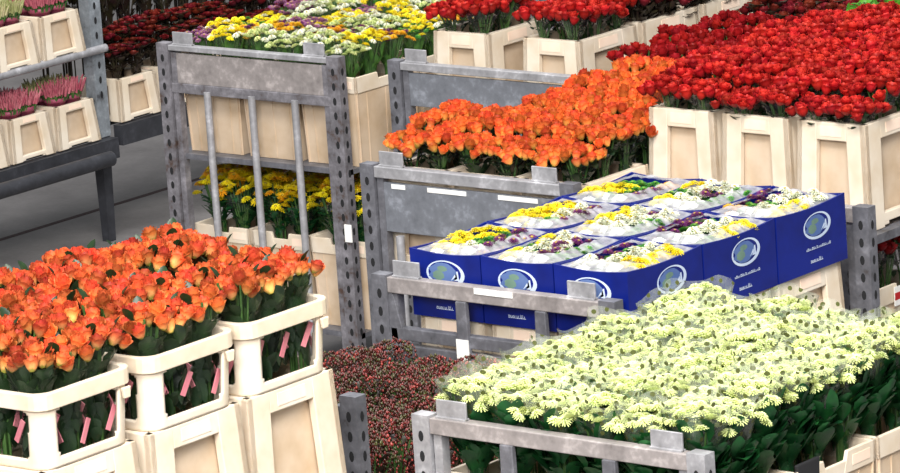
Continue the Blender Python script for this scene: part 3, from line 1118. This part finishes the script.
PBOX = Proto(make_box())
rowname = ('front', 'middle', 'back')
colname = ('left', 'centre', 'right')
colours = {0: ('yellow', 'yellow', 'greenbud', 'purple'), 1: ('yellow', 'white', 'purple', 'greenbud'), 2: ('purple', 'greenbud', 'white', 'yellow')}
nice['greenbud'] = 'green'
for c in range(3):
    for r in range(3):
        bx, by = -.218 + c * .284, .282 + r * .390
        PBOX.place((bx, by, 1.318), 0, f'open blue card box of short chrysanthemums, {rowname[r]} row {colname[c]} of the nine', 'flower box', 'blue flower boxes')
        if r == 0 or c == 2:
            container(bx - .002, by, .93, f'cream container under the {rowname[r]} {colname[c]} blue flower box', 'containers under the blue boxes', s=(.93, .96, 1.073))
        for i in range(4):
            for j in range(3):
                k = colours[c][i]
                if rnd.random() < .22:
                    k = rnd.choice(('white', 'white', 'gold', 'greenbud'))
                SHORT[k].place((bx + (i - 1.5) * .056, by + (j - 1) * .088, 1.326), rnd.uniform(0, 6), f'short {nice[k]} chrysanthemum bunch, {rowname[j]} row place {("one","two","three","four")[i]}, in the {rowname[r]} {colname[c]} blue box',
                               'flower bunch', 'short chrysanthemums in the blue boxes', (1, 1, rnd.uniform(.93, 1.01)))


# ------------------------------------------------------------------ back right: greenery and carnations
for i in range(3):
    for j in range(3):
        P_leafy[(i + j) % 2].place((-.70 + i * .17, 3.21 + j * .16, 1.122), i + j, f'bright green foliage bunch behind the big red block, {("front","middle","rear")[j]} {("left","centre","right")[i]}', 'flower bunch', 'greenery behind the big red block', (1.3, 1.3, 1.3 + .04 * j))


# ------------------------------------------------------------------ racks at the upper left
def rack(label, y0, y1, zs, x=-6.16, depth=.62, top=1.75):
    root = empty('plant_rack', (x, (y0 + y1) / 2, 0), 0, label, 'rack', 'plant racks')
    cy = (y0 + y1) / 2
    for yy in ((y0 + .03, y1 - .03) if len(zs) > 1 else (y1 - .03,)):
        mb = MB()
        mb.box(-.03, .03, yy - cy - .04, yy - cy + .04, .5, top)
        z = .7
        while z < top - .04:
            mb.poly([(.0306, yy - cy + .009 * math.cos(a), z + .018 * math.sin(a)) for a in [2 * PI * q / 10 for q in range(10)]], 1)
            z += .07
        mb.build('post', [M['rackmetal'], M['hole']], root)
        mb = MB()
        mb.hexa([(-.022, yy - cy - .022, 0), (.022, yy - cy - .022, 0), (.022, yy - cy + .022, 0), (-.022, yy - cy + .022, 0),
                 (-.03, yy - cy - .032, .5), (.03, yy - cy - .032, .5), (.03, yy - cy + .032, .5), (-.03, yy - cy + .032, .5)])
        mb.build('leg', M['darkbeam'], root)
    for i, z in enumerate(zs):
        mb = MB()
        mb.box(-depth, -.031, y0 - cy, y1 - cy, z - .02, z)
        mb.build('shelf_deck', M['darkbeam'] if i == 0 else M['steel'], root)
        mb = MB()
        if i == 0:
            mb.box(.031, .085, y0 - cy, y1 - cy, z - .10, z - .005)
        else:
            mb.tube((.05, y0 - cy, z - .012), (.05, y1 - cy, z - .012), .02, 10)
        mb.build('edge_rail', M['darkbeam'] if i == 0 else M['galv'], root)
    return root


rack('plant rack with two tiers of pink heather in cream crates, upper left', 3.17, 4.83, (.50, .93))
rack('low dark rack of maroon carnations behind the first rack post', 4.86, 6.9, (.55,), top=.62)
tb = empty('tow_bar', (-5.98, 4.2, 0), 0, 'thick dark grey pipe along the foot of the plant rack', 'tow bar')
mb = MB()
mb.tube((0, -1.2, .435), (0, .47, .435), .036, 14)
mb.build('pipe', M['darkbeam'], tb)
for yy in (-1.0,):
    mb = MB()
    mb.box(-.02, .02, yy - .02, yy + .02, 0, .40)
    mb.build('foot', M['darkbeam'], tb)


def potted(seed, mat):
    R = random.Random(seed)
    root = empty('potted_heather')
    mb = MB()
    n_ = 14
    prof = [(.038, 0), (.05, .095), (.054, .095), (.054, .115), (.049, .115), (.047, .1)]
    mb.grid([[(r * math.cos(2 * PI * k / n_), r * math.sin(2 * PI * k / n_), z) for k in range(n_)] for r, z in prof], 0, True, True)
    mb.poly([(.038 * math.cos(2 * PI * k / n_), .038 * math.sin(2 * PI * k / n_), 0) for k in range(n_)][::-1])
    mb.poly([(.047 * math.cos(2 * PI * k / n_), .047 * math.sin(2 * PI * k / n_), .1) for k in range(n_)], 1)
    mb.build('pot', [M['pot'], M['soil']], root)
    mb = MB()
    for k in range(130):
        a, q = R.uniform(0, 6.28), math.sqrt(R.random())
        p = Vector((.052 * q * math.cos(a), .052 * q * math.sin(a), .1))
        d = Vector((.5 * q * math.cos(a), .5 * q * math.sin(a), 1)).normalized()
        L = R.uniform(.055, .10)
        mb.tube(p, p + d * L * .55, .004, 5, 0, .003)
        mb.tube(p + d * L * .45, p + d * L, .0065, 5, 1, .002)
    mb.build('spikes', [M['leaf_mid'], mat], root)
    return root


PH = [Proto(potted(1, M['heather'])), Proto(potted(2, M['heather']))]
PHG = [Proto(potted(3, M['heather_pale']))]
ordn = ('leftmost', 'middle', 'rightmost', 'fourth')
for tier, z, tn in ((0, .50, 'lower'), (1, .93, 'upper')):
    for k, yy in enumerate((3.99, 4.295, 4.60)):
        yy -= .05 * tier
        PCR.place((-6.24, yy, z + .001), 0, f'cream plant crate of potted heather on the {tn} rack tier, {ordn[k]}', 'plant crate', 'heather crates on the rack')
        for i in range(2):
            for j in range(2):
                pale = (k == 2 and i == 0 and tier == 0) or (tier == 1 and k < 2)
                p = (PHG if pale else PH)[0 if pale else (i + j) % 2]
                p.place((-6.24 + (i - .5) * .096, yy + (j - .5) * .096, z + .117), rnd.uniform(0, 6), f'{"cream green" if pale else "pink"} heather in mauve pot, {("back","front")[i]} {("left","right")[j]} in the {ordn[k]} {tn} crate', 'potted plant', 'potted heathers on the rack')
        
for k, yy in enumerate((5.03, 5.335, 5.64)):
    PCR.place((-6.24, yy, .551), 0, f'cream plant crate of maroon carnations beside the rack post, {ordn[k]} of three', 'plant crate', 'carnation crates on the second rack')
num = ('one', 'two', 'three', 'four', 'five', 'six', 'seven', 'eight', 'nine', 'ten', 'eleven', 'twelve')
for i in range(4):
    for k in range(12):
        xx = (-6.185, -6.295, -6.47, -6.64)[i]
        P_maroon[(k + i) % 2].place((xx, 4.97 + k * .135, .574 if i < 2 and k < 6 else .552), rnd.uniform(0, 6), f'maroon carnation bunch, place {num[k]} from the rack post, line {num[i]} from the front', 'flower bunch',
                                    'maroon carnations on the second rack', (1, 1, rnd.uniform(.95, 1.1) * (.62, .72, 1.2, 1.5)[i]))

# ------------------------------------------------------------------ floor
n = N('grey_concrete_floor')
f = n.noise(3.2, 6, 'Object', .65)
f2 = n.noise(45, 3)
k = n.math('ADD', n.math('MULTIPLY', f, .75), n.math('MULTIPLY', f2, .25))
col = n.ramp(k, [(.3, srgb(96, 92, 91)), (.5, srgb(114, 110, 109)), (.7, srgb(130, 126, 124))])
M['floor'] = n.finish(n.bsdf(col, .55, spec=.4))
n = N('dark_floor_joint')
M['joint'] = n.finish(n.bsdf(srgb(62, 44, 44), .8))
mb = MB()
mb.box(-30, 20, -14, 40, -.2, 0)
tag(mb.build('floor', M['floor']), kind='structure')
mb = MB()
mb.box(-6.70, -6.665, 2, 12, 0, .0015)
tag(mb.build('trim_1', M['joint']), kind='structure')

M['wall'] = plastic('pale_hall_wall', srgb(206, 208, 210), srgb(188, 190, 192), .8, 0, 1)
mb = MB()
mb.box(-30, 20, 40, 40.2, 0, 12)
tag(mb.build('wall_back', M['wall']), kind='structure')
mb = MB()
mb.box(-30.2, -30, -14, 40.2, 0, 12)
tag(mb.build('wall_left', M['wall']), kind='structure')

# ------------------------------------------------------------------ camera
fpx, p, r, th = 4774.3, .221724, .0692, .69193
right0 = Vector((math.cos(th), math.sin(th), 0))
fh = Vector((-math.sin(th), math.cos(th), 0))
up = Vector((0, 0, 1))
fwd = fh * math.cos(p) - up * math.sin(p)
down0 = -(up * math.cos(p) + fh * math.sin(p))
c_, s_ = math.cos(r), math.sin(r)
R_, D_ = c_ * right0 + s_ * down0, -s_ * right0 + c_ * down0
cam = bpy.data.cameras.new('camera')
cam.lens = 36 * fpx / 900
cam.sensor_width = 36
cam.sensor_fit = 'HORIZONTAL'
cam.clip_end = 200
co = bpy.data.objects.new('camera', cam)
COL.objects.link(co)
mt = Matrix((R_, -D_, -fwd)).transposed().to_4x4()
mt.translation = (9, -11, 4.83)
co.matrix_world = mt
scene.camera = co

# ------------------------------------------------------------------ light: hall roof lights, an added front fill and soft ambient
w = bpy.data.worlds.new('hall')
scene.world = w
w.use_nodes = True
bg = w.node_tree.nodes['Background']
bg.inputs[0].default_value = (.92, .96, 1, 1)
bg.inputs[1].default_value = .42


def area(loc, target, size, power, color=(1, 1, 1)):
    l = bpy.data.lights.new('roof_or_fill_light', 'AREA')
    l.shape = 'RECTANGLE'
    l.size, l.size_y = size
    l.energy = power
    l.color = color
    o = bpy.data.objects.new('roof_or_fill_light', l)
    COL.objects.link(o)
    o.location = loc
    o.rotation_euler = (Vector(target) - Vector(loc)).to_track_quat('-Z', 'Y').to_euler()


area((5, -5, 10), (-1, 0, 1), (4, 4), 1900, (1, .98, .95))
area((6, -11, 7.5), (-1, 1, 1), (5, 4), 1900, (1, .98, .96))  # added fill from the camera side, brightens the dark lower shelves
area((-4, 2, 11), (-3, 2.5, 0), (6, 6), 1200)

scene.view_settings.view_transform = 'Standard'
scene.view_settings.look = 'None'
scene.view_settings.gamma = 1
scene.view_settings.use_curve_mapping = False
scene.view_settings.exposure = 0
scene.cycles.transparent_max_bounces = 32
